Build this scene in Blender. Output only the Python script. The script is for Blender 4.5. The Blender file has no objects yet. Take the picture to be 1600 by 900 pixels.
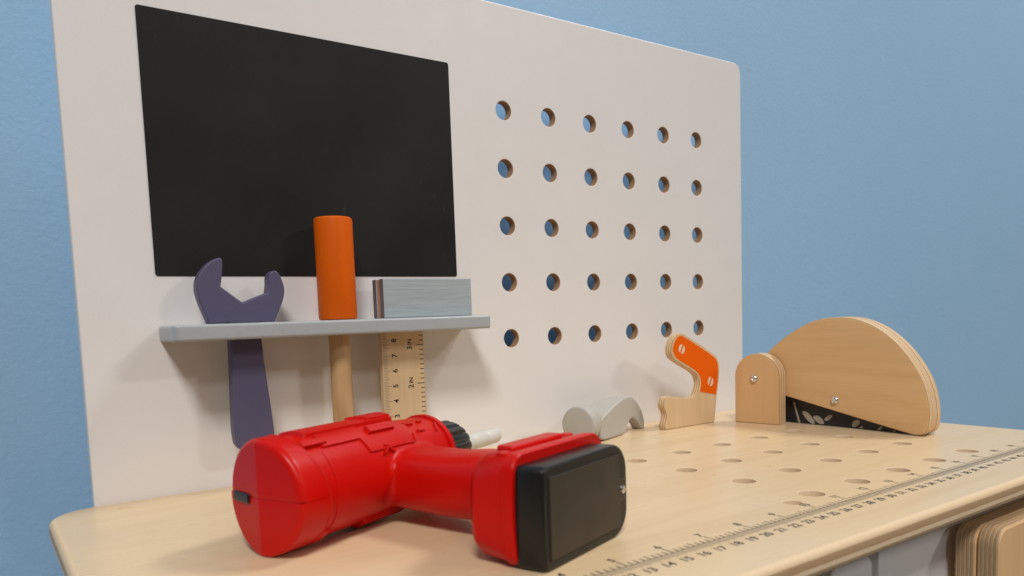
import bpy, bmesh, math, random
from mathutils import Matrix, Vector, noise

# ---------------------------------------------------------------- camera, light, exposure
scene = bpy.context.scene
COL = scene.collection
MM = 0.001

cam_data = bpy.data.cameras.new("camera")
cam = bpy.data.objects.new("camera", cam_data)
COL.objects.link(cam)
cam_data.sensor_fit = 'HORIZONTAL'
cam_data.sensor_width = 36.0
cam_data.lens = 1185.93 / 1600.0 * 36.0
cam_data.shift_x = 0.0
cam_data.shift_y = (601.24 - 450.0) / 1600.0
cam_data.clip_start = 0.01
cam_data.clip_end = 50.0
_r = Vector((0.8158468, -0.5771686, -0.0356435))
_d = Vector((-0.0801654, -0.0518428, -0.9954325))
_f = Vector((0.5726845, 0.8149778, -0.0885648))
_m = Matrix.Identity(4)
for _i in range(3):
    _m[_i][0] = _r[_i]
    _m[_i][1] = -_d[_i]
    _m[_i][2] = -_f[_i]
_m[0][3], _m[1][3], _m[2][3] = -0.03576, -0.47422, 0.09616
cam.matrix_world = _m
cam_data.dof.use_dof = True
cam_data.dof.focus_distance = 0.50
cam_data.dof.aperture_fstop = 12.0
scene.camera = cam

world = bpy.data.worlds.new("World")
scene.world = world
world.use_nodes = True
world.node_tree.nodes["Background"].inputs[0].default_value = (1.0, 0.93, 0.87, 1)
world.node_tree.nodes["Background"].inputs[1].default_value = 0.10


def ceiling_lamp(name, loc, size, power, color):
    l = bpy.data.lights.new(name, 'AREA')
    l.shape = 'RECTANGLE'
    l.size, l.size_y = size
    l.energy = power
    l.color = color
    o = bpy.data.objects.new(name, l)
    COL.objects.link(o)
    o.location = loc
    return o


LAMP = (1.0, 0.97, 0.93)
ceiling_lamp("ceiling_panel_light", (-0.95, -1.75, 2.35), (0.6, 0.6), 69, LAMP)
ceiling_lamp("ceiling_panel_light", (-0.95, -3.25, 2.35), (0.6, 0.6), 26, LAMP)
ceiling_lamp("ceiling_panel_light", (1.9, -0.7, 2.35), (0.6, 0.6), 44, LAMP)
ceiling_lamp("ceiling_panel_light", (2.75, -3.95, 2.35), (0.6, 0.6), 62, LAMP)

scene.view_settings.view_transform = 'Standard'
scene.view_settings.look = 'None'
scene.view_settings.exposure = 0.0
scene.view_settings.gamma = 1.0
scene.view_settings.use_curve_mapping = False
scene.cycles.use_denoising = True
scene.cycles.max_bounces = 8


# ---------------------------------------------------------------- materials
def new_mat(name):
    m = bpy.data.materials.new(name)
    m.use_nodes = True
    nt = m.node_tree
    b = nt.nodes["Principled BSDF"]
    return m, nt, b


def nd(nt, t, **kw):
    n = nt.nodes.new(t)
    for k, v in kw.items():
        setattr(n, k, v)
    return n


def mapping(nt, scale, rot=(0, 0, 0), loc=(0, 0, 0)):
    tc = nd(nt, "ShaderNodeTexCoord")
    mp = nd(nt, "ShaderNodeMapping")
    mp.inputs["Scale"].default_value = scale
    mp.inputs["Rotation"].default_value = rot
    mp.inputs["Location"].default_value = loc
    nt.links.new(tc.outputs["Object"], mp.inputs["Vector"])
    return mp.outputs["Vector"]


def noise_tex(nt, vec, scale, detail=4, rough=0.55, dist=0.0):
    n = nd(nt, "ShaderNodeTexNoise")
    n.inputs["Scale"].default_value = scale
    n.inputs["Detail"].default_value = detail
    n.inputs["Roughness"].default_value = rough
    n.inputs["Distortion"].default_value = dist
    nt.links.new(vec, n.inputs["Vector"])
    return n.outputs["Fac"]


def ramp(nt, fac, stops):
    r = nd(nt, "ShaderNodeValToRGB")
    el = r.color_ramp.elements
    while len(el) < len(stops):
        el.new(0.5)
    for e, (p, c) in zip(el, stops):
        e.position = p
        e.color = (c[0], c[1], c[2], 1)
    nt.links.new(fac, r.inputs[0])
    return r.outputs[0]


def bump(nt, b, height, strength, dist):
    n = nd(nt, "ShaderNodeBump")
    n.inputs["Strength"].default_value = strength
    n.inputs["Distance"].default_value = dist
    nt.links.new(height, n.inputs["Height"])
    nt.links.new(n.outputs[0], b.inputs["Normal"])
    return n


def mix(nt, fac, a, b_, mode='MIX'):
    n = nd(nt, "ShaderNodeMix", data_type='RGBA', blend_type=mode)
    if isinstance(fac, float):
        n.inputs[0].default_value = fac
    else:
        nt.links.new(fac, n.inputs[0])
    for sock, v in ((n.inputs[6], a), (n.inputs[7], b_)):
        if isinstance(v, tuple):
            sock.default_value = (*v, 1)
        else:
            nt.links.new(v, sock)
    return n.outputs[2]


def paint(name, col, rough=0.5, var=0.03, bstr=0.08, bscale=900, spec=0.4, coat=0.0, rvar=0.08):
    m, nt, b = new_mat(name)
    v = mapping(nt, (1, 1, 1))
    n = noise_tex(nt, v, 35, 5)
    lo = tuple(c * (1 - var) for c in col)
    hi = tuple(min(1, c * (1 + var)) for c in col)
    nt.links.new(ramp(nt, n, [(0.3, lo), (0.7, hi)]), b.inputs["Base Color"])
    r = ramp(nt, noise_tex(nt, v, 60, 4), [(0.3, (rough - rvar,) * 3), (0.7, (rough + rvar,) * 3)])
    nt.links.new(r, b.inputs["Roughness"])
    b.inputs["Specular IOR Level"].default_value = spec
    b.inputs["Coat Weight"].default_value = coat
    bump(nt, b, noise_tex(nt, v, bscale, 3), bstr, 0.0004)
    return m


def wood(name, light, mid, dark, axis=0, rough=0.42, scale=1.0, contrast=1.0, knots=()):
    """pale veneer; grain runs along the given local axis"""
    def sc(along, across):
        v_ = [across * scale] * 3
        v_[axis] = along * scale
        return tuple(v_)
    m, nt, b = new_mat(name)
    v = mapping(nt, sc(5, 60))
    big = noise_tex(nt, v, 1.0, 6, 0.6, 0.35)
    v2 = mapping(nt, sc(14, 700))
    fine = noise_tex(nt, v2, 1.0, 4, 0.65)
    v3 = mapping(nt, sc(3, 18), (0, 0, 0), (3.1, 1.7, 0.4))
    cloud = noise_tex(nt, v3, 1.0, 3, 0.5, 0.8)
    c1 = ramp(nt, big, [(0.28, dark), (0.5, mid), (0.74, light)])
    c2 = ramp(nt, fine, [(0.3, (0.92, 0.905, 0.885)), (0.65, (1, 1, 1))])
    c3 = ramp(nt, cloud, [(0.3, (0.95, 0.93, 0.90)), (0.7, (1.0, 1.0, 1.0))])
    c = mix(nt, min(1.0, 0.5 * contrast), c1, c2, 'MULTIPLY')
    c = mix(nt, 0.8, c, c3, 'MULTIPLY')
    # small brown pores and flecks
    v4 = mapping(nt, sc(700, 1300))
    fl = noise_tex(nt, v4, 1.0, 2, 0.5)
    flk = ramp(nt, fl, [(0.78, (0, 0, 0)), (0.86, (0.6, 0.6, 0.6))])
    c = mix(nt, flk, c, tuple(x * 0.86 for x in dark))
    if knots:
        tc = nd(nt, "ShaderNodeTexCoord")
        for (kx, ky, kr, kc) in knots:
            sub = nd(nt, "ShaderNodeVectorMath", operation='SUBTRACT')
            sub.inputs[1].default_value = (kx * MM, ky * MM, 0)
            nt.links.new(tc.outputs["Object"], sub.inputs[0])
            mul = nd(nt, "ShaderNodeVectorMath", operation='MULTIPLY')
            mul.inputs[1].default_value = (0.55, 1, 0)
            nt.links.new(sub.outputs[0], mul.inputs[0])
            ln = nd(nt, "ShaderNodeVectorMath", operation='LENGTH')
            nt.links.new(mul.outputs[0], ln.inputs[0])
            mr = nd(nt, "ShaderNodeMapRange")
            mr.inputs[1].default_value = kr * MM * 0.6
            mr.inputs[2].default_value = kr * MM
            mr.inputs[3].default_value = 0.85
            mr.inputs[4].default_value = 0.0
            nt.links.new(ln.outputs["Value"], mr.inputs[0])
            c = mix(nt, mr.outputs[0], c, kc)
    nt.links.new(c, b.inputs["Base Color"])
    rr = ramp(nt, big, [(0.3, (rough + 0.05,) * 3), (0.7, (rough - 0.04,) * 3)])
    nt.links.new(rr, b.inputs["Roughness"])
    b.inputs["Specular IOR Level"].default_value = 0.4
    bump(nt, b, fine, 0.04, 0.0002)
    return m


def ply_edge(name, stops, along=(1, 1, 1), rough=0.5):
    """edge of plywood: layers by the stored thickness coordinate"""
    m, nt, b = new_mat(name)
    at = nd(nt, "ShaderNodeAttribute", attribute_name="thk")
    v = mapping(nt, along)
    n = noise_tex(nt, v, 30, 4)
    ma = nd(nt, "ShaderNodeMath", operation='MULTIPLY_ADD')
    nt.links.new(n, ma.inputs[0])
    ma.inputs[1].default_value = 0.07
    nt.links.new(at.outputs["Fac"], ma.inputs[2])
    sb = nd(nt, "ShaderNodeMath", operation='SUBTRACT')
    nt.links.new(ma.outputs[0], sb.inputs[0])
    sb.inputs[1].default_value = 0.035
    c = ramp(nt, sb.outputs[0], stops)
    f = noise_tex(nt, v, 260, 4, 0.7)
    c2 = ramp(nt, f, [(0.3, (0.72, 0.68, 0.62)), (0.62, (1, 1, 1))])
    c = mix(nt, 0.65, c, c2, 'MULTIPLY')
    nt.links.new(c, b.inputs["Base Color"])
    b.inputs["Roughness"].default_value = rough
    b.inputs["Specular IOR Level"].default_value = 0.3
    bump(nt, b, f, 0.25, 0.0004)
    return m


def metal(name, col, rough):
    m, nt, b = new_mat(name)
    b.inputs["Base Color"].default_value = (*col, 1)
    b.inputs["Metallic"].default_value = 1
    v = mapping(nt, (1, 1, 1))
    r = ramp(nt, noise_tex(nt, v, 900, 3), [(0.3, (rough - 0.08,) * 3), (0.7, (rough + 0.1,) * 3)])
    nt.links.new(r, b.inputs["Roughness"])
    return m


BL, BM_, BD = (0.765, 0.592, 0.378), (0.745, 0.57, 0.356), (0.685, 0.508, 0.305)
KN = [(260.9, -223.8, 1.1, (0.12, 0.06, 0.03)), (350.6, -298.3, 3.0, (0.36, 0.19, 0.09)),
      (328.3, -236.0, 1.4, (0.4, 0.24, 0.12)), (21.0, -33.0, 0.8, (0.3, 0.18, 0.1)),
      (150.0, -215.0, 0.8, (0.35, 0.2, 0.1)), (300.0, -205.0, 0.7, (0.4, 0.25, 0.12)),
      (64.0, -40.0, 0.9, (0.42, 0.27, 0.15))]
M_TOP = wood("birch_veneer", BL, BM_, BD, rough=0.30, knots=KN)
M_TOPEDGE = ply_edge("tabletop_edge", [(0.0, (0.70, 0.51, 0.31)), (0.20, (0.72, 0.53, 0.33)), (0.24, (0.38, 0.24, 0.13)), (0.28, (0.80, 0.62, 0.42)), (0.44, (0.80, 0.62, 0.41)), (0.48, (0.42, 0.26, 0.14)),
                                      (0.52, (0.52, 0.335, 0.19)), (0.74, (0.55, 0.36, 0.21)), (0.78, (0.76, 0.57, 0.37)), (1.0, (0.80, 0.61, 0.40))], (3, 40, 40))
M_TOPHOLE = ply_edge("drilled_hole_wall", [(0.0, (0.70, 0.50, 0.31)), (0.22, (0.70, 0.50, 0.31)), (0.27, (0.46, 0.30, 0.17)), (0.31, (0.74, 0.55, 0.36)), (0.5, (0.58, 0.40, 0.24)),
                                          (0.68, (0.64, 0.45, 0.28)), (0.72, (0.86, 0.66, 0.44)), (1.0, (0.90, 0.70, 0.48))], (60, 60, 60), 0.7)
M_TAN = wood("tan_ply_face", (0.80, 0.55, 0.30), (0.72, 0.465, 0.23), (0.58, 0.345, 0.15), axis=1, rough=0.42, scale=0.55, contrast=1.2)
M_TANV = wood("tan_ply_face_upright", (0.77, 0.51, 0.265), (0.73, 0.475, 0.24), (0.67, 0.425, 0.20), axis=2, rough=0.42)
_l = []
for _k in range(3):
    _p = _k / 3.0
    _l += [(_p + 0.02, (0.80, 0.585, 0.365)), (_p + 0.22, (0.82, 0.61, 0.385)), (_p + 0.25, (0.46, 0.29, 0.15)), (_p + 0.31, (0.50, 0.32, 0.17))]
M_TANEDGE = ply_edge("tan_ply_edge", _l, (40, 40, 8))
_l2 = []
for _k in range(5):
    _p = _k / 5.0
    _l2 += [(_p + 0.01, (0.50, 0.33, 0.19)), (_p + 0.09, (0.40, 0.26, 0.14)), (_p + 0.11, (0.66, 0.49, 0.30)), (_p + 0.19, (0.30, 0.18, 0.09))]
M_JAWEDGE = ply_edge("jaw_ply_edge", _l2, (40, 40, 8))
M_JAW = wood("jaw_face", (0.86, 0.56, 0.29), (0.83, 0.525, 0.265), (0.76, 0.46, 0.215), axis=2, rough=0.45)
M_PALE = wood("pale_wood_upright", (0.74, 0.56, 0.36), (0.70, 0.52, 0.32), (0.62, 0.44, 0.26), axis=2, rough=0.45)
M_DOWEL = wood("dowel_wood", (0.62, 0.42, 0.23), (0.57, 0.375, 0.195), (0.48, 0.30, 0.15), axis=2, rough=0.5, contrast=1.4)
M_MDF = paint("raw_mdf", (0.40, 0.255, 0.15), rough=0.8, var=0.1, bstr=0.3, bscale=1500, spec=0.2)
M_WHITE = paint("white_lacquer", (0.79, 0.767, 0.76), rough=0.42, var=0.012, bstr=0.12, bscale=500)
M_CABINET = paint("white_cabinet_paint", (0.88, 0.86, 0.86), rough=0.4, var=0.015, bstr=0.1, bscale=500)
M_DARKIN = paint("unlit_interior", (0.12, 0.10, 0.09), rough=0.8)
M_SHELF = paint("blue_grey_lacquer", (0.40, 0.43, 0.455), rough=0.34, var=0.02, bstr=0.1, bscale=700, spec=0.5)
M_WRENCH = paint("slate_purple_lacquer", (0.097, 0.09, 0.16), rough=0.45, spec=0.3, var=0.05, bstr=0.15, bscale=700)
M_ORANGE = paint("orange_lacquer", (0.70, 0.115, 0.001), rough=0.42, spec=0.22, var=0.03, bstr=0.2, bscale=800)
M_ORANGEPRINT = paint("orange_print", (0.82, 0.12, 0.0), rough=0.55, spec=0.15, var=0.02, bstr=0.08)
M_GREYTOY = paint("grey_toy_lacquer", (0.46, 0.445, 0.41), rough=0.45, var=0.02, bstr=0.08, bscale=400)
M_INK = paint("black_ink", (0.02, 0.018, 0.018), rough=0.6)
M_INKGREY = paint("grey_ink", (0.21, 0.185, 0.165), rough=0.6)
M_CREAMPRINT = paint("cream_print", (0.75, 0.62, 0.45), rough=0.5)
M_BLADE = paint("blade_black", (0.014, 0.014, 0.017), rough=0.4)
M_BLADEPRINT = paint("blade_grey_print", (0.34, 0.31, 0.26), rough=0.5)
M_SCREW = metal("zinc_screw", (0.75, 0.74, 0.72), 0.25)
M_RED = paint("red_plastic", (0.57, 0.0045, 0.002), rough=0.34, var=0.02, bstr=0.06, bscale=1600, spec=0.2, rvar=0.05)
M_BLACKP = paint("black_plastic", (0.0075, 0.007, 0.0068), rough=0.34, var=0.05, bstr=0.08, bscale=1800, spec=0.42)
M_COVER = paint("cover_plastic_table_reflection", (0.036, 0.0275, 0.019), rough=0.42, var=0.05, bstr=0.1, bscale=1800, spec=0.45)  # table's warm reflection on the black cover is put into this colour
M_CHUCK = paint("chuck_black_plastic", (0.016, 0.016, 0.017), rough=0.34, var=0.04, bstr=0.05, spec=0.5)
M_BIT = paint("ivory_plastic", (0.64, 0.63, 0.585), rough=0.4, var=0.01, bstr=0.03)
M_BIT.node_tree.nodes["Principled BSDF"].inputs["Subsurface Weight"].default_value = 0.2
M_BIT.node_tree.nodes["Principled BSDF"].inputs["Subsurface Radius"].default_value = (0.004, 0.004, 0.003)


def grey_stain():
    """blue-grey stain through which the wood grain still shows"""
    m, nt, b = new_mat("grey_stained_wood")
    v = mapping(nt, (40, 900, 900))
    g = noise_tex(nt, v, 1.0, 5, 0.7)
    v2 = mapping(nt, (10, 120, 120))
    g2 = noise_tex(nt, v2, 1.0, 3)
    c = ramp(nt, g, [(0.3, (0.335, 0.385, 0.41)), (0.55, (0.395, 0.455, 0.485)), (0.75, (0.44, 0.50, 0.525))])
    c2 = ramp(nt, g2, [(0.3, (0.9, 0.9, 0.9)), (0.7, (1, 1, 1))])
    nt.links.new(mix(nt, 0.7, c, c2, 'MULTIPLY'), b.inputs["Base Color"])
    b.inputs["Roughness"].default_value = 0.55
    bump(nt, b, g, 0.35, 0.0004)
    return m


M_STAIN = grey_stain()
M_STAINEND = paint("grey_stain_end_grain", (0.16, 0.15, 0.16), rough=0.7, var=0.25, bstr=0.5, bscale=1200)
M_LAYER = paint("wood_core_layer", (0.50, 0.30, 0.19), rough=0.6, var=0.1)


def chalk_mat():
    m, nt, b = new_mat("chalkboard_black")
    v = mapping(nt, (1, 1, 1))
    n = noise_tex(nt, v, 14, 5)
    base = ramp(nt, n, [(0.3, (0.0075, 0.007, 0.0065)), (0.72, (0.0165, 0.0152, 0.014))])
    # rubbed chalk scratches, thin and short
    vs = mapping(nt, (260, 1, 55), (0, math.radians(18), 0))
    s = noise_tex(nt, vs, 1.0, 2, 0.5, 1.2)
    vm = mapping(nt, (22, 1, 18), (0, 0, 0), (0.3, 0, 0.7))
    k = noise_tex(nt, vm, 1.0, 2)
    sm = ramp(nt, s, [(0.655, (0, 0, 0)), (0.74, (1, 1, 1))])
    km = ramp(nt, k, [(0.56, (0, 0, 0)), (0.68, (1, 1, 1))])
    fac = mix(nt, 1.0, sm, km, 'MULTIPLY')
    c = mix(nt, fac, base, (0.042, 0.039, 0.036))
    nt.links.new(c, b.inputs["Base Color"])
    r = ramp(nt, n, [(0.3, (0.52,) * 3), (0.7, (0.62,) * 3)])
    nt.links.new(r, b.inputs["Roughness"])
    b.inputs["Specular IOR Level"].default_value = 0.25
    bump(nt, b, noise_tex(nt, v, 900, 3), 0.12, 0.0003)
    return m


M_CHALK = chalk_mat()


def wall_mat():
    m, nt, b = new_mat("blue_wall_paint")
    v = mapping(nt, (1, 1, 1))
    n = noise_tex(nt, v, 6, 4)
    nt.links.new(ramp(nt, n, [(0.3, (0.328, 0.545, 0.775)), (0.7, (0.348, 0.562, 0.795))]), b.inputs["Base Color"])
    b.inputs["Roughness"].default_value = 0.42
    b.inputs["Specular IOR Level"].default_value = 0.4
    h = noise_tex(nt, v, 240, 4, 0.6, 0.6)
    bump(nt, b, h, 0.32, 0.0009)
    return m


M_WALL = wall_mat()


# ---------------------------------------------------------------- mesh helpers (millimetres in, metres out)
def link(name, me, mats, parent=None):
    o = bpy.data.objects.new(name, me)
    for m in (mats if isinstance(mats, (list, tuple)) else [mats]):
        me.materials.append(m)
    COL.objects.link(o)
    o.parent = parent
    return o


def thing(name, label, cat, loc=(0, 0, 0), rz=0.0, group=None):
    o = bpy.data.objects.new(name, None)
    o.empty_display_size = 0.01
    COL.objects.link(o)
    o.location = [c * MM for c in loc]
    o.rotation_euler = (0, 0, rz)
    o["label"] = label
    o["category"] = cat
    if group:
        o["group"] = group
    return o


def finish(me, angle=32):
    for p in me.polygons:
        p.use_smooth = True
    me.set_sharp_from_angle(angle=math.radians(angle))


def weighted(o):
    w = o.modifiers.new("wn", 'WEIGHTED_NORMAL')
    w.keep_sharp = True
    w.weight = 90
    return o


def circle(cx, cy, r, n=28):
    return [(cx + r * math.cos(2 * math.pi * i / n), cy + r * math.sin(2 * math.pi * i / n)) for i in range(n)]


def rrect(x0, y0, x1, y1, r, n=8):
    if not isinstance(r, (list, tuple)):
        r = (r,) * 4      # order: lower-left, lower-right, upper-right, upper-left
    pts = []
    for (cx, cy, a0, rr) in ((x0, y0, 180, r[0]), (x1, y0, 270, r[1]), (x1, y1, 0, r[2]), (x0, y1, 90, r[3])):
        if rr <= 0:
            pts.append((cx, cy))
            continue
        sx = 1 if cx == x0 else -1
        sy = 1 if cy == y0 else -1
        for i in range(n + 1):
            a = math.radians(a0 + 90 * i / n)
            pts.append((cx + sx * rr + rr * math.cos(a), cy + sy * rr + rr * math.sin(a)))
    return pts


def smooth_poly(pts, keep=(), it=2):
    """Chaikin corner cutting; indices in keep stay sharp"""
    P = [(p, i in keep) for i, p in enumerate(pts)]
    for _ in range(it):
        Q = []
        n = len(P)
        for i in range(n):
            (a, ka), (b, kb) = P[i], P[(i + 1) % n]
            if ka:
                Q.append((a, True))
            else:
                Q.append(((a[0] * .75 + b[0] * .25, a[1] * .75 + b[1] * .25), False))
            if not kb:
                Q.append(((a[0] * .25 + b[0] * .75, a[1] * .25 + b[1] * .75), False))
        P = Q
    return [p for p, _ in P]


FRONT = Matrix(((1, 0, 0, 0), (0, 0, -1, 0), (0, 1, 0, 0), (0, 0, 0, 1)))   # plate X->X, Y->Z, thickness->-Y


def plate(name, loops, thick, bev, mats, parent, mat4=Matrix.Identity(4), edge_split=False, res=2, angle=32):
    """flat board from a 2D outline with holes; local z in [-thick/2, thick/2], rounded edges"""
    cu = bpy.data.curves.new("tmp", 'CURVE')
    cu.dimensions = '2D'
    cu.fill_mode = 'BOTH'
    cu.extrude = thick / 2 - bev
    cu.bevel_depth = bev
    cu.bevel_resolution = res
    cu.offset = -bev
    for lp in loops:
        s = cu.splines.new('POLY')
        s.points.add(len(lp) - 1)
        for p, q in zip(s.points, lp):
            p.co = (q[0], q[1], 0, 1)
        s.use_cyclic_u = True
    ob = bpy.data.objects.new("tmp", cu)
    COL.objects.link(ob)
    dg = bpy.context.evaluated_depsgraph_get()
    me = bpy.data.meshes.new_from_object(ob.evaluated_get(dg))
    bpy.data.objects.remove(ob)
    bpy.data.curves.remove(cu)
    me.name = name
    bm = bmesh.new()
    bm.from_mesh(me)
    bmesh.ops.remove_doubles(bm, verts=bm.verts, dist=1e-4)
    bmesh.ops.recalc_face_normals(bm, faces=bm.faces)
    lay = bm.verts.layers.float.new("thk")
    for v in bm.verts:
        v[lay] = v.co.z / thick + 0.5
    for f in bm.faces:
        f.material_index = 1 if (edge_split and abs(f.normal.z) < 0.75) else 0
    bmesh.ops.transform(bm, matrix=Matrix.Scale(MM, 4) @ mat4, verts=bm.verts)
    me.materials.clear()
    bm.to_mesh(me)
    bm.free()
    finish(me, angle)
    o = link(name, me, mats, parent)
    return weighted(o)


def loft(name, rings, mats, parent, caps=(True, True), angle=32, closed=True, raw=False):
    bm = bmesh.new()
    R = [[bm.verts.new(Vector(p) * MM) for p in ring] for ring in rings]
    n = len(R[0])
    for a, b in zip(R, R[1:]):
        for i in range(n if closed else n - 1):
            j = (i + 1) % n
            bm.faces.new((a[i], a[j], b[j], b[i]))
    if caps[0]:
        bm.faces.new(list(reversed(R[0])))
    if caps[1]:
        bm.faces.new(R[-1])
    bmesh.ops.recalc_face_normals(bm, faces=bm.faces)
    me = bpy.data.meshes.new(name)
    bm.to_mesh(me)
    bm.free()
    if raw:
        return me
    finish(me, angle)
    return link(name, me, mats, parent)


def lathe_z(name, prof, c, mats, parent, n=48, angle=35):
    """prof: (radius, z) list, axis vertical through c"""
    rings = [[(c[0] + r * math.cos(2 * math.pi * i / n), c[1] + r * math.sin(2 * math.pi * i / n), c[2] + z) for i in range(n)] for r, z in prof]
    return loft(name, rings, mats, parent, angle=angle)


def quads(name, rects, mats, parent, fn):
    """many flat rectangles (x0,y0,x1,y1) joined as one printed mark; fn maps 2D to 3D mm"""
    vs, fs = [], []
    for (x0, y0, x1, y1) in rects:
        k = len(vs)
        vs += [tuple(c * MM for c in fn(*q)) for q in ((x0, y0), (x1, y0), (x1, y1), (x0, y1))]
        fs.append((k, k + 1, k + 2, k + 3))
    me = bpy.data.meshes.new(name)
    me.from_pydata(vs, [], fs)
    return link(name, me, mats, parent)


def text_mesh(name, items, size, mats, parent, mat4, bold=0.0, squeeze=1.0):
    """items: (string, x, y) centred; each printed number is a flat part of its own, placed by mat4 (mm)"""
    for (st, x, y) in items:
        cu = bpy.data.curves.new("t", 'FONT')
        cu.body = st
        cu.align_x = 'CENTER'
        cu.align_y = 'CENTER'
        cu.size = size
        cu.offset = bold
        cu.fill_mode = 'FRONT'
        cu.resolution_u = 4
        ob = bpy.data.objects.new("t", cu)
        COL.objects.link(ob)
        dg = bpy.context.evaluated_depsgraph_get()
        me = bpy.data.meshes.new_from_object(ob.evaluated_get(dg))
        me.transform(Matrix.Scale(MM, 4) @ mat4 @ Matrix.Translation((x, y, 0)) @ Matrix.Diagonal((squeeze, 1, 1, 1)))
        bpy.data.objects.remove(ob)
        bpy.data.curves.remove(cu)
        me.name = name
        me.materials.clear()
        link(name, me, mats, parent)


def M4(xa, ya, za, t):
    m = Matrix.Identity(4)
    for i in range(3):
        m[i][0], m[i][1], m[i][2], m[i][3] = xa[i], ya[i], za[i], t[i]
    return m


# ---------------------------------------------------------------- wall
def build_wall():
    bm = bmesh.new()
    y0, y1 = 0.064, 0.164
    vs = [bm.verts.new(c) for c in ((-1.6, y0, -0.9), (3.2, y0, -0.9), (3.2, y0, 1.5), (-1.6, y0, 1.5),
                                    (-1.6, y1, -0.9), (3.2, y1, -0.9), (3.2, y1, 1.5), (-1.6, y1, 1.5))]
    for f in ((0, 1, 2, 3), (5, 4, 7, 6), (4, 0, 3, 7), (1, 5, 6, 2), (3, 2, 6, 7), (4, 5, 1, 0)):
        bm.faces.new([vs[i] for i in f])
    me = bpy.data.meshes.new("wall")
    bm.to_mesh(me)
    bm.free()
    o = link("wall", me, M_WALL)
    o["kind"] = "structure"
    o["label"] = "light blue painted wall behind the toy workbench"
    return o


build_wall()

# ---------------------------------------------------------------- toy workbench
bench = thing("toy_workbench", "toy workbench with plywood top, white pegboard back, chalkboard and grey-blue tool shelf", "workbench", (290, -150, -400))
OFF = Matrix.Translation((-290, 150, 400))      # world mm -> bench-local mm


def W(m=Matrix.Identity(4)):
    return OFF @ m


HOLES = [(298.7 + 42.32 * j, 249.4 - 42.31 * i) for i in range(5) for j in range(6)]
BT = 7.5


def build_back():
    loops = [rrect(11, -200, 573.5, 325.8, (0, 0, 9, 9))] + [circle(x, z, 6.7, 32) for x, z in HOLES]
    o = plate("back_panel", loops, BT, 0.8, [M_WHITE, M_MDF], bench, W(Matrix.Translation((0, BT / 2 + 0.1, 0)) @ FRONT))
    me = o.data
    lx, ly, lz = -290, 150, 400
    for p in me.polygons:
        c = p.center / MM
        x, z = c[0] - lx, c[2] - lz
        if abs(p.normal.y) < 0.9 and 285 < x < 530 and 60 < z < 270:
            j = round((x - 298.7) / 42.32)
            i = round((249.4 - z) / 42.31)
            if math.hypot(x - (298.7 + 42.32 * j), z - (249.4 - 42.31 * i)) < 7.2:
                p.material_index = 1
    ch = plate("chalkboard", [rrect(51.3, 126.8, 252.3, 276.4, 1.6, 4)], 0.5, 0.1, M_CHALK, o, W(Matrix.Translation((0, 0.0, 0)) @ FRONT), res=0)
    return o


build_back()

TH = 11.0
TOPHOLES = [(310.8 + 42.43 * j, -119.5 - 42.43 * i) for i in range(4) for j in range(5)]


def flat_sheet(loops, z, up):
    cu = bpy.data.curves.new("tmp", 'CURVE')
    cu.dimensions = '2D'
    cu.fill_mode = 'BOTH'
    for lp in loops:
        sp = cu.splines.new('POLY')
        sp.points.add(len(lp) - 1)
        for p, q in zip(sp.points, lp):
            p.co = (q[0], q[1], 0, 1)
        sp.use_cyclic_u = True
    ob = bpy.data.objects.new("tmp", cu)
    COL.objects.link(ob)
    dg = bpy.context.evaluated_depsgraph_get()
    me = bpy.data.meshes.new_from_object(ob.evaluated_get(dg))
    bpy.data.objects.remove(ob)
    bpy.data.curves.remove(cu)
    for v in me.vertices:
        v.co.z = z
    me.materials.clear()
    return me


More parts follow.
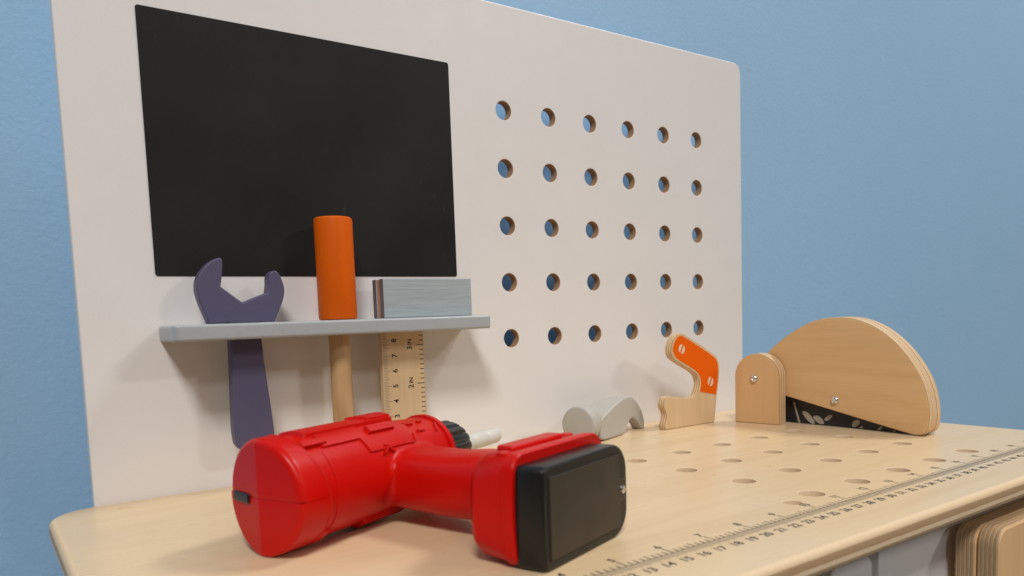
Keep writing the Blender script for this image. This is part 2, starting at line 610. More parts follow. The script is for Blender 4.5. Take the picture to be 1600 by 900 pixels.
def build_top():
    def outline(ins):
        r = 24 - ins
        return rrect(-12.5 + ins, -303.5 + ins, 592.5 - ins, -ins, (r, r, r, r), 12)
    holes = [circle(x, y, 6.6, 32) for x, y in TOPHOLES] + [circle(288, -251.3, 4.6, 24)]
    hin = [(x, y, 6.6, 32) for x, y in TOPHOLES] + [(288, -251.3, 4.6, 24)]
    RB = 3.2
    wide = [circle(x, y, r + 0.35, n) for x, y, r, n in hin]
    bm = bmesh.new()
    for z in (0.0, -TH):
        me = flat_sheet([outline(RB)] + wide, z, z == 0)
        bm.from_mesh(me)
        bpy.data.meshes.remove(me)
    for f in bm.faces:
        f.material_index = 0
    rings = []
    for k in range(7):
        a = math.pi / 2 * k / 6
        rings.append((RB * (1 - math.sin(a)), -RB * (1 - math.cos(a))))
    rings += [(i_, -TH - z_) for i_, z_ in reversed(rings)]

    def band(loop_fn, zs_, mat):
        prev = None
        for q, z in zs_:
            cur = [bm.verts.new((p[0], p[1], z)) for p in loop_fn(q)]
            if prev:
                for i_ in range(len(cur)):
                    j_ = (i_ + 1) % len(cur)
                    f = bm.faces.new((prev[i_], prev[j_], cur[j_], cur[i_]))
                    f.material_index = mat
            prev = cur
    band(outline, rings, 1)
    for x, y, r, n in hin:
        band(lambda q, x=x, y=y, r=r, n=n: circle(x, y, r + q, n), ((0.35, 0), (0.1, -0.12), (0, -0.4), (0, -TH + 0.4), (0.1, -TH + 0.12), (0.35, -TH)), 2)
    bmesh.ops.remove_doubles(bm, verts=bm.verts, dist=2e-3)
    bmesh.ops.recalc_face_normals(bm, faces=bm.faces)
    lay = bm.verts.layers.float.new("thk")
    for v in bm.verts:
        v[lay] = (v.co.z + TH) / TH
    bmesh.ops.transform(bm, matrix=Matrix.Scale(MM, 4) @ W(), verts=bm.verts)
    me = bpy.data.meshes.new("tabletop")
    bm.to_mesh(me)
    bm.free()
    finish(me, 32)
    o = weighted(link("tabletop", me, [M_TOP, M_TOPEDGE, M_TOPHOLE], bench))
    plate("screw_cover", [circle(24.2, -16.8, 3.6, 28)], 0.9, 0.25, M_PALE, o, W(Matrix.Translation((0, 0, -0.15))), res=2)
    X0 = 33.5
    z = 0.06
    place = lambda x, y: (x - 290, y + 150, z + 400)
    quads("ruler_line", [(X0 - 4, -267.3, 575, -266.95)], M_INK, o, place)
    tk = []
    for k in range(0, 8 * 21 + 1):
        x = X0 + k * 25.4 / 8
        L = 6.2 if k % 8 == 0 else (4.0 if k % 4 == 0 else 3.1)
        tk.append((x - 0.3, -266.95, x + 0.3, -267 + L))
    t = quads("inch_tick_marks", tk, M_INK, o, place)
    t["kind"] = "stuff"
    tk = []
    for k in range(0, 541):
        x = X0 + k
        L = 4.9 if k % 10 == 0 else (4.4 if k % 5 == 0 else 3.9)
        tk.append((x - 0.13, -267.3 - L, x + 0.13, -267.3))
    t = quads("millimetre_tick_marks", tk, M_INKGREY, o, place)
    t["kind"] = "stuff"
    flat = W(M4((1, 0, 0), (0, 1, 0), (0, 0, 1), (0, 0, z)))
    text_mesh("numeral", [(str(n), X0 + 25.4 * n, -258.4) for n in range(1, 22)], 5.6, M_INK, o, flat, 0.12)
    text_mesh("numeral", [(str(n), X0 + 10 * n, -276.4) for n in range(1, 54)], 6.2, M_INK, o, flat, 0.12)
    return o


build_top()

SH_Z0, SH_Z1 = 89.2, 98.3


def build_shelf():
    # plate XY = world X, Y ; slots for wrench, screwdriver, square
    out = rrect(51, -38.5, 256, -0.3, (4, 4, 0, 0), 6)
    loops = [out, rrect(83.2, -24.0, 104.0, -13.5, 1.0, 3), circle(152.2, -19, 7.4, 24), rrect(179.0, -22.4, 212.4, -16.2, 0.8, 3)]
    return plate("tool_shelf", loops, SH_Z1 - SH_Z0, 1.6, M_SHELF, bench, W(Matrix.Translation((0, 0, (SH_Z0 + SH_Z1) / 2))), res=3)


build_shelf()


def build_cabinet():
    yf = -285.0
    plate("front_panel", [rrect(317.9, -200, 575, -TH - 0.2, 0)], 8, 0.4, M_CABINET, bench, W(Matrix.Translation((0, yf + 5.5 + 4, 0)) @ FRONT), res=1)
    plate("upright_divider", [rrect(306.6, -200, 317.7, -TH - 0.2, 0)], 60, 0.6, M_CABINET, bench, W(Matrix.Translation((0, yf + 30, 0)) @ FRONT), res=1)
    plate("drawer_front", [rrect(267, -200, 301.2, -20.8, (0, 0, 6, 6))], 9, 1.0, M_CABINET, bench, W(Matrix.Translation((0, yf + 4.5, 0)) @ FRONT), res=2)
    plate("interior_shade_sheet", [rrect(-2, -200, 306.2, -TH - 0.2, 0)], 6, 0.4, M_DARKIN, bench, W(Matrix.Translation((0, yf + 57, 0)) @ FRONT), res=1)  # dark-painted sheet standing in for the shade inside the cabinet
    plate("side_panel", [rrect(-2, -200, 9.5, -TH - 0.2, 0)], 220, 0.6, M_CABINET, bench, W(Matrix.Translation((0, -112, 0)) @ FRONT), res=1)
    plate("side_panel", [rrect(569, -200, 581, -TH - 0.2, 0)], 220, 0.6, M_CABINET, bench, W(Matrix.Translation((0, -112, 0)) @ FRONT), res=1)  # right panel added unseen, keeps light from below out of the top holes
    plate("unseen_shade_floor", [rrect(-2, -285, 581, 0, 0)], 8, 0.4, M_CABINET, bench, W(Matrix.Translation((0, 0, -204.2))), res=1)  # unseen plate added to block light, so the tabletop holes stay dark
    for y0, zt in ((-285.2, -21.3), (-296.2, -20.6)):
        plate("vise_jaw", [rrect(381, -120, 520, zt, 10, 10)], 10.4, 1.3, [M_JAW, M_JAWEDGE], bench,
              W(Matrix.Translation((0, y0 - 5.2, 0)) @ FRONT), edge_split=True, res=3)


build_cabinet()


# ---------------------------------------------------------------- wrench
def build_wrench():
    t = thing("toy_wrench", "slate purple wooden open-end wrench hanging in the shelf slot, jaws up", "wrench", (95, -18.5, 23))
    out = [(73.5, 98.6), (69.9, 108.2), (68.0, 115.3), (67.8, 121.2), (69.6, 126.3), (74.4, 132.2), (79.0, 135.2), (81.9, 136.0), (83.3, 134.2),
           (82.4, 126.4), (81.1, 119.5), (92.8, 110.2), (107.4, 115.6), (108.4, 120.3), (108.4, 124.8), (110.1, 128.1), (113.2, 129.0), (115.5, 126.5),
           (117.3, 121.7), (118.0, 116.8), (116.8, 111.3), (114.2, 105.9), (110.8, 98.6),
           (102.4, 98.6), (102.6, 81.0), (103.8, 65.1), (105.6, 46.1), (106.7, 30.0), (104.5, 24.5), (100, 23.2), (90, 23.2), (85.5, 24.5), (82.9, 30.0), (83.6, 55.4), (84.6, 88.9), (84.6, 98.6)]
    out = smooth_poly(out, keep=(0, 10, 11, 12, 22, 23, 35), it=2)
    plate("wrench_body", [out], 8.6, 0.9, M_WRENCH, t, Matrix.Translation((-95, 18.5, -23)) @ Matrix.Translation((0, -18.7, 0)) @ FRONT, res=3, angle=40)


build_wrench()


# ---------------------------------------------------------------- screwdriver
def build_screwdriver():
    t = thing("toy_screwdriver", "toy screwdriver with orange cylinder handle and wooden shaft standing in the shelf", "screwdriver", (152.2, -19, 26))
    H = lathe_z("handle", [(10.6, 72.5), (11.5, 72.9), (11.9, 74.2), (11.9, 133.4), (11.6, 134.9), (10.6, 135.7), (6, 135.9)], (0, 0, 0), M_ORANGE, t, n=56)
    n = 40
    rings = []
    for z, k in ((0, 0.22), (8, 0.42), (17, 0.75), (24, 0.98), (26, 1.0), (60, 1.0), (72.4, 1.0)):
        ring = []
        for i in range(n):
            a = 2 * math.pi * i / n
            x, y = 6.7 * math.cos(a), 6.7 * math.sin(a)
            c = math.cos(math.radians(35)) * x + math.sin(math.radians(35)) * y
            s = -math.sin(math.radians(35)) * x + math.cos(math.radians(35)) * y
            c = max(-6.7 * k, min(6.7 * k, c))
            x = math.cos(math.radians(35)) * c - math.sin(math.radians(35)) * s
            y = math.sin(math.radians(35)) * c + math.cos(math.radians(35)) * s
            ring.append((x, y, z))
        rings.append(ring)
    loft("shaft", rings, M_DOWEL, t, angle=25)


build_screwdriver()


# ---------------------------------------------------------------- try square
def build_square():
    t = thing("toy_try_square", "toy try square with grey-blue block on the shelf and ruler blade hanging below", "try square", (195, -19, 2))
    L = Matrix.Translation((-195, 19, -2))
    z0, z1 = 98.5, 123.8
    for nm, y, th, m in (("block_face", -24.4, 5.6, [M_STAIN, M_STAINEND]), ("block_face", -13.9, 5.4, [M_STAIN, M_STAINEND])):
        o = plate(nm, [rrect(180.2, z0, 246.9, z1, 0.5, 2)], th, 0.5, m, t, L @ Matrix.Translation((0, y, 0)) @ FRONT, res=1)
        for p in o.data.polygons:
            if abs(p.normal.x) > 0.75:
                p.material_index = 1
    plate("block_core", [rrect(180.9, z0 + 0.1, 246.4, z1 - 0.3, 0.5, 2)], 4.9, 0.2, M_LAYER, t, L @ Matrix.Translation((0, -19.1, 0)) @ FRONT, res=1)
    bl = plate("ruler_blade", [rrect(179.8, 2.2, 211.0, z0 - 0.1, 0.3, 2)], 4.4, 0.5, M_PALE, t, L @ Matrix.Translation((0, -19.2, 0)) @ FRONT, res=2)
    yf = -21.44
    fn = lambda x, z: (x - 195, yf + 19, z - 2)
    rects = []
    for k in range(0, 95):
        z = 83.7 - 80 + k          # zero at 3.7
        if z > 97:
            break
        Lk = 5.4 if k % 10 == 0 else (3.9 if k % 5 == 0 else 2.9)
        rects.append((180.6, z - 0.14, 180.6 + Lk, z + 0.14))
    tm = quads("tick_marks", rects, M_INKGREY, bl, fn)
    tm["kind"] = "stuff"
    rects = []
    for k in range(0, 31):
        z = 80.0 - 3 * 25.7 + k * 25.7 / 8
        if z > 97:
            break
        Lk = 5.2 if k % 8 == 0 else 2.9
        rects.append((210.2 - Lk, z - 0.28, 210.2, z + 0.28))
    tm = quads("tick_marks", rects, M_INK, bl, fn)
    tm["kind"] = "stuff"
    up = L @ M4((0, 0, 1), (-1, 0, 0), (0, -1, 0), (0, yf, 0))     # text runs upward, glyph tops to the left
    text_mesh("numeral", [(str(n), 3.7 + 10 * n, -188.9) for n in range(1, 9)], 5.0, M_INK, bl, up, 0.13)
    text_mesh("numeral", [(str(n), 80.0 - 25.7 * (3 - n) - 1.7, -200.2) for n in range(1, 4)], 5.4, M_INK, bl, up, 0.1)
    text_mesh("inch_lettering", [("IN", 80.0 - 25.7 * (3 - n) + 2.3, -200.4) for n in range(1, 4)], 4.0, M_INK, bl, up, 0.1)


build_square()


# ---------------------------------------------------------------- hammer head
def build_hammer():
    A = math.radians(20)
    t = thing("toy_hammer_head", "grey toy claw hammer head without its handle lying by the white pegboard", "hammer head", (347.4, -47.8, 0), A)
    prof = [(0, 0.2), (-5.6, 3.6), (-6.3, 12.4), (-2.2, 18.2), (10.5, 22.6), (25.3, 27.2), (40.6, 30.0), (49.7, 29.0), (58.8, 23.4), (66.7, 16.5), (71.4, 8.7), (72.2, 0.3), (66.2, 0.3),
            (62.0, 5.0), (54.6, 10.4), (47.5, 12.2), (42.0, 8.4), (38.5, 4.0), (35.6, 0.2)]
    prof = smooth_poly(prof, keep=(11, 12), it=2)
    cb = plate("claw_body", [prof], 22, 1.6, M_GREYTOY, t, Matrix.Translation((0, 11, 0)) @ FRONT, res=3, angle=40)
    for v in cb.data.vertices:           # the claw narrows towards its tip
        q = min(1.0, max(0.0, (v.co.x / MM - 22) / 34))
        v.co.y *= 1 - 0.58 * q * q * (3 - 2 * q)
    n = 48
    rings = []
    for x, r in ((-20.6, 12.4), (-20.2, 13.3), (-19.2, 14.0), (-18.0, 14.2), (-13.0, 14.2), (-10.5, 13.9), (-8.5, 13.2), (-6.5, 12.2), (-2.0, 11.0), (4, 10.5)):
        rings.append([(x, 11 + r * math.cos(2 * math.pi * i / n), 14.4 + r * math.sin(2 * math.pi * i / n)) for i in range(n)])
    loft("striking_face", rings, M_GREYTOY, t, angle=40)


build_hammer()


# ---------------------------------------------------------------- hand saw
def build_handsaw():
    t = thing("toy_hand_saw_handle", "pale plywood toy saw handle piece with orange printed grip standing by the pegboard", "saw handle", (450, -40, 0))
    L = Matrix.Translation((-450, 40, 0))
    out = [(417.9, 0.1), (416.7, 3.5), (417.9, 6.6), (419.8, 10.9), (419.0, 14.8), (416.3, 18.3), (415.9, 22.8), (418.4, 26.7), (423.9, 27.5), (447.2, 23.6), (454.0, 24.1),
           (457.9, 28.2), (460.1, 35.9), (458.2, 41.4), (452.5, 45.7), (431.0, 55.6), (426.5, 60.3), (425.4, 65.5), (427.7, 71.8), (431.5, 76.0), (437.1, 78.4), (441.8, 77.5),
           (478.4, 59.3), (484.4, 54.3), (485.9, 46.1), (484.0, 31.3), (481.8, 23.4), (478.3, 0.1)]
    out = smooth_poly(out, keep=(0, 27), it=2)
    th = 7.0
    b = plate("saw_plate", [out], th, 0.7, [M_PALE, M_TANEDGE], t, L @ Matrix.Translation((0, -44 + th / 2, 0)) @ FRONT, edge_split=True, res=2, angle=40)
    pr = [(428.9, 61.9), (427.7, 65.6), (429.8, 71.1), (433.5, 75.3), (437.1, 76.2), (440.5, 75.6), (476.6, 57.6), (482.0, 53.0), (483.9, 46.1), (482.3, 33.0), (480.2, 23.9), (460.3, 28.0), (462.0, 35.9), (460.0, 42.4), (453.6, 47.4), (432.3, 57.4)]
    pr = smooth_poly(pr, keep=(10, 11), it=2)
    g = plate("orange_grip_print", [pr], 0.3, 0.05, M_ORANGEPRINT, b, L @ Matrix.Translation((0, -44.05, 0)) @ FRONT, res=0)
    for (x, z) in ((438.3, 65.1), (473.3, 35.6)):
        ang = math.radians(62)
        for s in (-1, 1):
            half = []
            for i in range(13):
                a = ang + s * (math.radians(14) + math.radians(152) * i / 12)
                half.append((x + 3.6 * math.cos(a), z + 3.9 * math.sin(a)))
            plate("screw_print", [half], 0.2, 0.02, M_CREAMPRINT, b, L @ Matrix.Translation((0, -44.25, 0)) @ FRONT, res=0)


build_handsaw()


# ---------------------------------------------------------------- circular saw
def build_circular_saw():
    t = thing("toy_circular_saw", "toy circular saw with half-round plywood guard, hinge bracket and black blade", "circular saw", (500, -97, 0))
    L = Matrix.Translation((-500, 97, 0))
    # bracket: visible face points to -X, plate X axis runs towards the front of the bench
    u = Vector((0.174, -0.985, 0))
    nrm = Vector((-0.985, -0.174, 0))
    P = Vector((491.4, -55.4, 0))
    th = 12.0
    mb = L @ M4(u, (0, 0, 1), nrm, P - nrm * th / 2)
    out = [(0, 0.1), (0, 39.5)]
    for i in range(1, 16):
        a = math.radians(180 - 180 * i / 16)
        out.append((19.7 + 19.7 * math.cos(a), 39.5 + 19.2 * math.sin(a)))
    out += [(39.4, 39.5), (39.4, 0.1)]
    br = plate("hinge_bracket", [out], th, 0.7, [M_TANV, M_TANEDGE], t, mb, edge_split=True, res=2, angle=40)

    def screw(pos, axis, r, parent):
        ax = Vector(axis).normalized()
        e1 = ax.cross(Vector((0, 0, 1))).normalized()
        e2 = ax.cross(e1)
        rings = []
        for rr, h in ((r, 0), (r, 0.9), (r * 0.85, 1.6), (r * 0.62, 2.0), (r * 0.42, 2.05), (r * 0.36, 1.2), (r * 0.1, 1.1)):
            rings.append([tuple(Vector(pos) + ax * h + (e1 * math.cos(2 * math.pi * i / 24) + e2 * math.sin(2 * math.pi * i / 24)) * rr) for i in range(24)])
        return loft("screw", rings, M_SCREW, parent, angle=35)

    pb = P + u * 17.6 + Vector((0, 0, 37.6)) - Vector((500, -97, 0))
    screw(pb, nrm, 3.2, br)
    # guard
    ug = Vector((0.04, -0.9992, 0))
    ng = Vector((-0.9992, -0.04, 0))
    G = Vector((511.2, -97, 0))
    tg = 16.0
    out = [(-26, 55), (-21.8, 59.7), (-14.9, 65.7), (-3.3, 73.9), (8.0, 80.3), (20.4, 85.4), (34.0, 87.3), (48.5, 86.9), (61.1, 83.7), (73.3, 77.5), (83.9, 69.0), (91.6, 60.6),
           (98.0, 51.7), (103.1, 42.9), (106.9, 32.9), (108.8, 22.8), (109.5, 13.9), (108.4, 5.5), (105.4, 1.5), (101.1, 0.3), (96.1, 0.6), (-3.5, 22.3), (-20, 26.0), (-27, 32), (-29.5, 44)]
    out = smooth_poly(out, keep=(), it=2)
    tl = 6.0
    for k in range(3):
        face = plate("guard_layer", [out if k != 1 else [(p[0] * 0.993 + 0.3, p[1] * 0.993 + 0.3) for p in out]], tl, 1.0 if k != 1 else 0.3, [M_TAN, M_TANEDGE], t,
                     L @ M4(ug, (0, 0, 1), ng, G - ng * (tl / 2 + k * (tl + 0.05))), edge_split=True, res=2, angle=40)
        if k == 0:
            screw(G + ug * 37.8 + Vector((0, 0, 22.0)) - Vector((500, -97, 0)), ng, 3.2, face)
    # blade: only its lower part shows between the guard layers and the bench
    disc = [(-12, 0.4), (92, 0.4), (70, 6), (40, 12.0), (-3, 22.0), (-12, 23.8)]
    bl = plate("saw_blade", [disc], 5.6, 0.2, M_BLADE, t, L @ M4(ug, (0, 0, 1), ng, G - ng * 8.9), res=0)
    marks = [[(2.4, 15.5), (3.4, 15.5), (7.4, 1.0), (6.0, 1.0)],
             [(10.6, 9.2), (13.6, 9.8), (17.5, 6.5), (20.3, 1.0), (17.2, 0.9), (13.6, 4.5)],
             [(20.0, 6.4), (23.5, 7.4), (26.5, 5.4), (28.2, 2.0), (24.8, 1.6), (21.8, 3.6)],
             [(29.3, 5.2), (32.0, 8.4), (35.3, 8.8), (34.0, 6.4), (31.0, 4.4)],
             [(52.0, 2.6), (53.4, 6.0), (56.4, 6.6), (57.6, 5.0), (55.8, 2.8), (53.6, 1.5)],
             [(57.2, 1.0), (59.6, 2.6), (60.2, 0.9)],
             [(71.2, 0.9), (74.0, 3.6), (74.6, 2.6), (73.0, 0.9)],
             [(82.0, 0.7), (84.4, 1.8), (84.8, 0.7)]]
    for mk in marks:
        mx, my = sum(q[0] for q in mk) / len(mk), sum(q[1] for q in mk) / len(mk)
        mk = [(mx + (q[0] - mx) * 1.3, my + (q[1] - my) * 1.25) for q in mk]
        mk = [(q[0] - 4.2 + 0.02 * q[0], max(0.6, q[1])) for q in mk]
        pts = smooth_poly(mk, it=2) if len(mk) > 4 else mk
        plate("blade_print", [pts], 0.12, 0.01, M_BLADEPRINT, bl, L @ M4(ug, (0, 0, 1), ng, G - ng * 6.03), res=0)


build_circular_saw()


# ---------------------------------------------------------------- drill
def build_drill():
    AZ = math.radians(24)
    ZC = 24.9
    t = thing("toy_power_drill", "red plastic toy power drill with black battery lying on its side on the bench", "drill", (54.8, -159.2, 0), AZ)
    # local mm: x = a (towards the bit), y = -b (b towards the battery), z up

    def ring(a, r, n=64, rz=None):
        rz = rz or r
        return [(a, r * math.cos(2 * math.pi * i / n), ZC + rz * math.sin(2 * math.pi * i / n)) for i in range(n)]

    # --- moulded body: barrel + handle fused, then softened
    barrel = loft("b", [ring(8, 21.6), ring(9, 23.7), ring(30, 23.8), ring(60, 23.8), ring(72, 23.6), ring(80, 22.6), ring(88, 20.8), ring(98, 20.2), ring(108, 19.8), ring(112.5, 19.4), ring(113.2, 18)], M_RED, None, raw=True)

    def hring(b, ac, wa, wz, zc=ZC, n=48, e=2.5):
        out = []
        for i in range(n):
            q = 2 * math.pi * i / n
            c, s = math.cos(q), math.sin(q)
            out.append((ac + wa * math.copysign(abs(c) ** (2 / e), c), -b, zc + wz * math.copysign(abs(s) ** (2 / e), s)))
        return out

    handle = loft("h", [hring(5, 80, 22, 14.0, ZC - 3.4, e=3), hring(20, 78.5, 20.5, 14.3, ZC - 4.0, e=3), hring(32, 76.5, 19.2, 14.4, ZC - 4.2, e=3), hring(50, 74.0, 18.8, 14.6, ZC - 4.2, e=3),
                        hring(66, 72.5, 18.4, 15.4, ZC - 3.4, e=3), hring(78, 71, 18.4, 15.6, ZC - 3.6, e=3), hring(94, 68, 18.5, 16.0, ZC - 4.0, e=3)], M_RED, None, raw=True)
    bm = bmesh.new()
    bm.from_mesh(barrel)
    bm.from_mesh(handle)
    me = bpy.data.meshes.new("body")
    bm.to_mesh(me)
    bm.free()
    ob = bpy.data.objects.new("tmp", me)
    COL.objects.link(ob)
    rm = ob.modifiers.new("r", 'REMESH')
    rm.mode = 'VOXEL'
    rm.voxel_size = 0.0010
    sm = ob.modifiers.new("s", 'SMOOTH')
    sm.factor = 0.5
    sm.iterations = 22
    dg = bpy.context.evaluated_depsgraph_get()
    body_me = bpy.data.meshes.new_from_object(ob.evaluated_get(dg))
    bpy.data.objects.remove(ob)
    body_me.name = "body"
    for p in body_me.polygons:
        p.use_smooth = True
    body = link("body", body_me, M_RED, t)

    # --- rear cap with a creased end, two half shells that meet in a seam
    R = 24.9

    def cap_half(sgn):
        nz, nb = 26, 48
        zs = [0.07] + [R * math.sin(math.radians(90 * (k / nz))) for k in range(1, nz)] + [R * 0.9985]
        rows = []
        for z in zs:
            hw = math.sqrt(max(1e-6, R * R - z * z))
            row = []
            for j in range(nb + 1):
                s = j / nb * 2 - 1
                s = math.sin(s * math.pi / 2)
                b = s * hw
                rho = math.hypot(b, z) / R
                a = (max(0.0, -b) / R) * 6.2 + (max(0, b) / R) * 1.0
                er = 0.87 if sgn > 0 else 0.94
                edge = max(0.0, rho - er) / (1 - er)
                a += (3.2 if sgn > 0 else 1.4) * (1 - math.sqrt(max(0, 1 - edge * edge)))
                k = 0.22 * math.exp(-(z / 0.5) ** 2)
                row.append((a + k, -b, ZC + sgn * z))
            rows.append(row)
        bm = bmesh.new()
        V = [[bm.verts.new(Vector(p) * MM) for p in row] for row in rows]
        for r0, r1 in zip(V, V[1:]):
            for i in range(nb):
                bm.faces.new((r0[i], r0[i + 1], r1[i + 1], r1[i]))
        # side wall following the rim back to the oblique cap seam
        rim = [r[-1] for r in V] + list(reversed(V[-1][1:-1])) + [r[0] for r in reversed(V)]
        last = rim
        for k in range(1, 7):
            nxt = []
            for v in rim:
                p = v.co / MM
                b, z = -p.y, p.z - ZC
                q = math.degrees(math.atan2(z, b))
                end = 17.5 - 6.5 * max(0, math.sin(math.radians(q))) if b > 0 else 13
                x = p.x + (end - p.x) * min(k, 5) / 5
                sc = 1.0 if k < 6 else 0.945
                nxt.append(bm.verts.new(Vector((x, p.y * sc, ZC + z * sc)) * MM))
            for i in range(len(rim) - 1):
                bm.faces.new((last[i], last[i + 1], nxt[i + 1], nxt[i]))
            last = nxt
        bmesh.ops.recalc_face_normals(bm, faces=bm.faces)
        me = bpy.data.meshes.new("rear_cap_shell")
        bm.to_mesh(me)
        bm.free()
        if me.polygons[nb * 3].normal.x > 0:
            me.flip_normals()
        finish(me, 9)
        link("rear_cap_shell", me, M_RED, t)

    cap_half(1)
    cap_half(-1)

    # rolled lip where the cap meets the barrel, and a fine moulded line in front of it
    def bead(name, afun, r, rt, q0, q1, n=56):
        rings = []
        for i in range(n + 1):
            q = math.radians(q0 + (q1 - q0) * i / n)
            a = afun(q)
            rings.append([(a + rt * math.cos(w), -(r + rt * math.sin(w)) * math.cos(q), ZC + (r + rt * math.sin(w)) * math.sin(q)) for w in [2 * math.pi * k / 8 for k in range(8)]])
        loft(name, rings, M_RED, t, angle=60)

    bead("cap_lip", lambda q: 17.2 - 6.5 * max(0, math.sin(q)), 24.55, 0.75, -66, 100)
    bead("moulded_line", lambda q: 22.6 - 1.5 * max(0, math.sin(q)), 23.75, 0.42, -60, 46)
    # slide switch in the rear cap
    plate("direction_switch", [rrect(-20.8, -2.4, -7.0, 1.8, 0.8, 3)], 4.4, 0.6, M_BLACKP, t,
          M4((0.25, 0.968, 0), (0, 0, 1), (-0.968, 0.25, 0), (1.2, 0, ZC - 0.8)) @ Matrix.Diagonal((-1, 1, 1, 1)), res=2)

    # --- raised mouldings on the barrel: curved slabs
    def slab(name, a0, a1, q0, q1, r, hgt, skew0=0.0, skew1=0.0, na=10, nq=10, em=0.9, parent=body, rfun=None):
        def f(i, n):      # sampling with narrow bevelled borders
            return [0, 0.0] if n == 0 else None
        ua = [0] + [em / max(em * 3, (a1 - a0))] + [k / na for k in range(1, na)] + [1 - em / max(em * 3, (a1 - a0))] + [1]
        arc = math.radians(q1 - q0) * r
        uq = [0] + [em / max(em * 3, arc)] + [k / nq for k in range(1, nq)] + [1 - em / max(em * 3, arc)] + [1]
        ua = sorted(ua)
        uq = sorted(uq)
        rings = []
        for i, x in enumerate(ua):
            row = []
            for j, y in enumerate(uq):
                a = a0 + (a1 - a0) * x + (skew0 * (1 - x) + skew1 * x) * y
                q = math.radians(q0 + (q1 - q0) * y)
                border = i in (0, len(ua) - 1) or j in (0, len(uq) - 1)
                rr = (rfun(a) if rfun else r) + (-0.8 if border else hgt)
                row.append((a, -rr * math.cos(q), ZC + rr * math.sin(q)))
            rings.append(row)
        o = loft(name, rings, M_RED, parent, caps=(False, False), closed=False, angle=50)
        # outward normals
        me = o.data
        c = me.polygons[len(me.polygons) // 2]
        out = Vector((0, c.center.y, c.center.z - ZC * MM))
        if c.normal.dot(out) < 0:
            me.flip_normals()
        return o

    def br(a):
        pts = [(9, 24.0), (72, 23.8), (80, 22.6), (88, 20.8), (98, 20.2), (112, 19.5), (116, 19.3)]
        for (x0, r0), (x1, r1) in zip(pts, pts[1:]):
            if a <= x1:
                return r0 + (r1 - r0) * max(0, (a - x0)) / (x1 - x0)
        return pts[-1][1]

    slab("top_ridge", 20, 80, 72, 112, 24, 1.3, rfun=lambda a: 24.0, na=24)
    slab("top_ridge", 62, 80, 74, 108, 24, 2.4, rfun=lambda a: 24.0, em=1.6, skew0=-4, skew1=2)
    slab("under_ridge", 46, 78, -74, -50, 24, 1.5, em=1.4, na=12)
    slab("under_lip", 15, 22, -76, -40, 24, 1.2, em=1.0, na=6)
    slab("side_rail", 11, 27, 53, 62, 24, 1.9, em=1.3)
    slab("side_rail", 52, 72, 52, 64, 24, 2.5, em=1.7)
    slab("upper_band", 22, 46, 49, 72, 24, 0.9, skew0=2, skew1=6, em=0.7)
    slab("upper_band", 47, 82, 30, 70, 24, 0.9, skew0=-3, skew1=4, em=0.7, rfun=br)
    slab("front_ring", 110.5, 114.6, -180, 180, 19.6, 1.2, na=4, nq=60, em=0.6)
    # small moulded bosses and chevrons on the gear housing
    for (a, q, la, lq, sk) in ((53.5, 31, 2.6, 13, 6.0), (61.5, 31, 2.6, 13, -6.0), (79.5, 39, 3.0, 14, 3.5), (90, 49, 7.0, 6, 0), (97, 68, 5.0, 6, 0), (103.5, 50, 2.6, 20, 4.5), (83, 64, 10, 4, 0)):
        slab("moulded_boss", a, a + la, q - lq / 2, q + lq / 2, br(a), 1.7 if a < 82 else 1.2, skew0=sk, skew1=sk, na=4, nq=4, em=0.8, rfun=br)

    # --- trigger on the front side of the grip
    plate("trigger", [smooth_poly([(86, -21), (95, -22), (101, -26), (99, -36), (95, -46), (89, -52), (82, -52), (82, -22)], it=2)], 20, 3.0, M_RED, t,
          Matrix.Translation((0, 0, ZC - 3)), res=3)

    # --- battery mount and battery
    TILT = math.radians(5.3)

    def bring(b, ac, ha, hz, bulge=3.0, zc=21.2, rc=7.0):
        """bulged rounded rectangle in the (a, z) plane at depth b, tilted by TILT"""
        if not isinstance(rc, (tuple, list)):
            rc = (rc,) * 4
        base = rrect(-ha, -hz, ha, hz, rc, 8)
        pts = []
        for i in range(len(base)):
            p, q = base[i], base[(i + 1) % len(base)]
            k = 8 if i % 9 == 8 else 1       # straight runs are subdivided so that the ends can bulge
            for s in range(k):
                pts.append((p[0] + (q[0] - p[0]) * s / k, p[1] + (q[1] - p[1]) * s / k))
        out = []
        for (x, z) in pts:
            w = 1 - (z / hz) ** 2
            x2 = x + math.copysign(bulge * w, x) * (abs(x) / ha) ** 6
            bb = b - math.tan(TILT) * (0 - x2)
            out.append((ac + x2, -bb, zc + z))
        return out

    AC = 63.2
    A14, A8 = (10, 9, 8, 10), (6, 7, 7, 6)
    mount = loft("battery_mount", [bring(80, 66, 19, 16.6, 0.6, 20.4, 9), bring(85.6, 66, 20, 17.2, 0.6, 20.6, 9), bring(86.4, AC + 2, 27, 18.6, 1.5, 21.4, A14), bring(88.0, AC + 1, 30.4, 20.2, 2.4, 21.8, A14), bring(91.0, AC, 31.6, 21.0, 2.8, 22.0, A14),
                                   bring(103.4, AC, 32.2, 21.4, 2.0, 22.1, A8), bring(104.2, AC, 33.0, 22.0, 2.0, 22.3, A8), bring(108.4, AC, 33.2, 22.1, 2.0, 22.3, A8), bring(109.2, AC, 32.8, 21.6, 2.0, 22.3, A8)], M_RED, t, angle=35)
    loft("grip_collar", [hring(72.6, 71.6, 17.8, 15.0, ZC - 3.5, e=3), hring(73.2, 71.5, 19.1, 16.1, ZC - 3.5, e=3), hring(74.4, 71.3, 19.3, 16.3, ZC - 3.6, e=3), hring(89, 68.6, 19.6, 17.0, ZC - 4.0, e=3)], M_RED, t, angle=40)
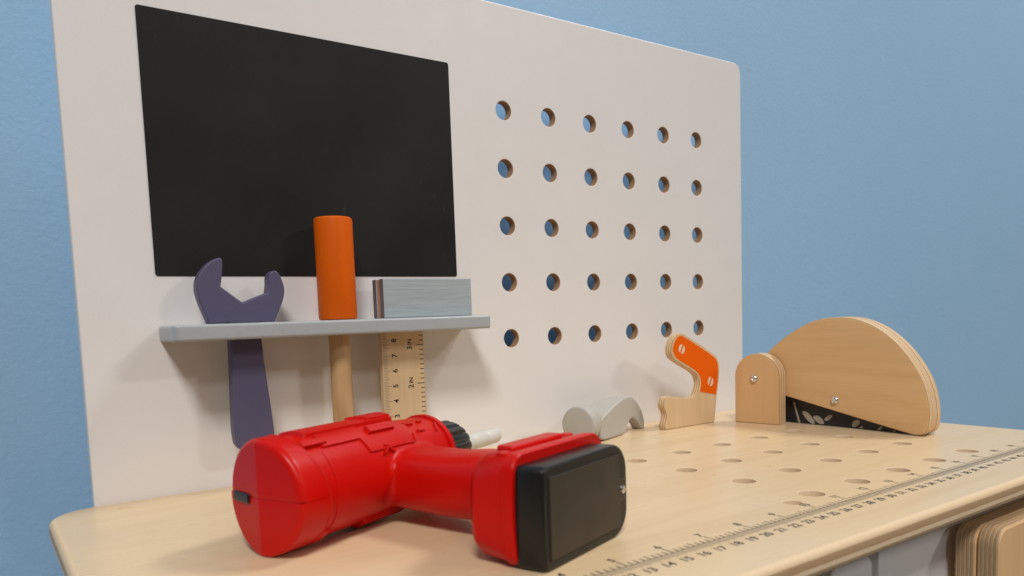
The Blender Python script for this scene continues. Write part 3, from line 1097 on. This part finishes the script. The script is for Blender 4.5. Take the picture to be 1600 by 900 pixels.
    # raised clip panel on the upper side of the mount
    plate("clip_panel", [rrect(44, -100.0, 82, -91.0, 2, 4)], 4, 1.2, M_RED, mount,
          Matrix.Translation((0, 0, 43.2)) @ Matrix.Translation((AC, -93, 0)) @ Matrix.Rotation(-TILT, 4, 'Z') @ Matrix.Translation((-AC, 93, 0)), res=3)
    for (a, b) in ((38.5, 97), (88, 99)):
        slab_me = plate("mount_boss", [rrect(a - 3, -b - 2.5, a + 3, -b + 2.5, 1.5, 4)], 2.0, 0.6, M_RED, mount, Matrix.Translation((0, 0, 43.0)), res=2)
    BR = (2.6, 10, 10, 2.6)
    bat = loft("battery", [bring(105, AC, 31.0, 19.4, 1.2, 20.3, BR), bring(109.25, AC, 32.0, 20.1, 1.2, 20.3, BR), bring(114, AC, 32.2, 20.2, 1.2, 20.3, BR), bring(119.4, AC, 32.2, 20.1, 1.2, 20.3, BR),
                           bring(120.6, AC, 31.9, 19.8, 1.1, 20.3, BR), bring(121.2, AC, 31.2, 19.1, 1.0, 20.3, (2.2, 9.6, 9.6, 2.2))], M_BLACKP, t, angle=32)
    # cover plate let into the battery face, and its screw tab
    e_a = Vector((math.cos(TILT), -math.sin(TILT), 0))
    e_n = Vector((-math.sin(TILT), -math.cos(TILT), 0))
    fc = Vector((AC, -121.2, 20.3))
    cover = [(-29.2, -15.9), (25.4, -15.9), (25.4, -5.2), (29.8, -4.6), (29.8, 4.6), (25.4, 5.2), (25.4, 15.9), (-29.2, 15.9)]
    base_m = lambda h: M4(e_a, (0, 0, 1), e_a.cross(Vector((0, 0, 1))), fc + e_n * h)
    # dark groove sheet under the cover leaves a visible gap round it
    plate("cover_seat", [rrect(-29.9, -16.6, 26.1, 16.6, 0.8, 4)], 0.5, 0.05, M_INK, bat, base_m(-0.1), res=0)
    cv = plate("battery_cover", [cover], 1.0, 0.3, M_COVER, bat, base_m(0.25), res=2)
    ps = fc + e_a * 27.6 + e_n * 0.7
    rings = []
    ez = Vector((0, 0, 1))
    for r, h in ((1.75, 0), (1.75, 0.5), (1.3, 0.9), (0.4, 1.0)):
        rings.append([tuple(ps + e_n * h + (e_a * math.cos(2 * math.pi * i / 20) + ez * math.sin(2 * math.pi * i / 20)) * r) for i in range(20)])
    loft("cover_screw", rings, M_SCREW, cv, angle=35)

    # --- chuck with flutes, and bit
    n = 144

    def fl(a, r, depth):
        out = []
        for i in range(n):
            q = 2 * math.pi * i / n
            k = (i % 8)
            rr = r - (depth if k in (0,) else (depth * 0.5 if k in (1, 7) else 0))
            out.append((a, rr * math.cos(q), ZC - 1.2 + rr * math.sin(q)))
        return out

    chuck = loft("chuck", [fl(112, 12.0, 0), fl(113.5, 15.6, 0.5), fl(115, 16.0, 1.0), fl(134.5, 15.8, 1.0), fl(138.8, 14.2, 0.7), fl(140.4, 12.0, 0.2), fl(140.6, 5.5, 0), fl(139, 5.2, 0)], M_CHUCK, t, angle=25)
    prof = [(138, 4.9), (156, 4.9), (157.4, 4.5), (158.6, 4.9), (171.5, 4.9), (172.6, 4.4), (174.0, 4.9), (185.2, 4.8), (186.8, 4.2), (187.4, 3.0)]
    loft("drill_bit", [[(a, r * math.cos(2 * math.pi * i / 40), ZC - 1.6 + r * math.sin(2 * math.pi * i / 40)) for i in range(40)] for a, r in prof], M_BIT, t, angle=30)


build_drill()
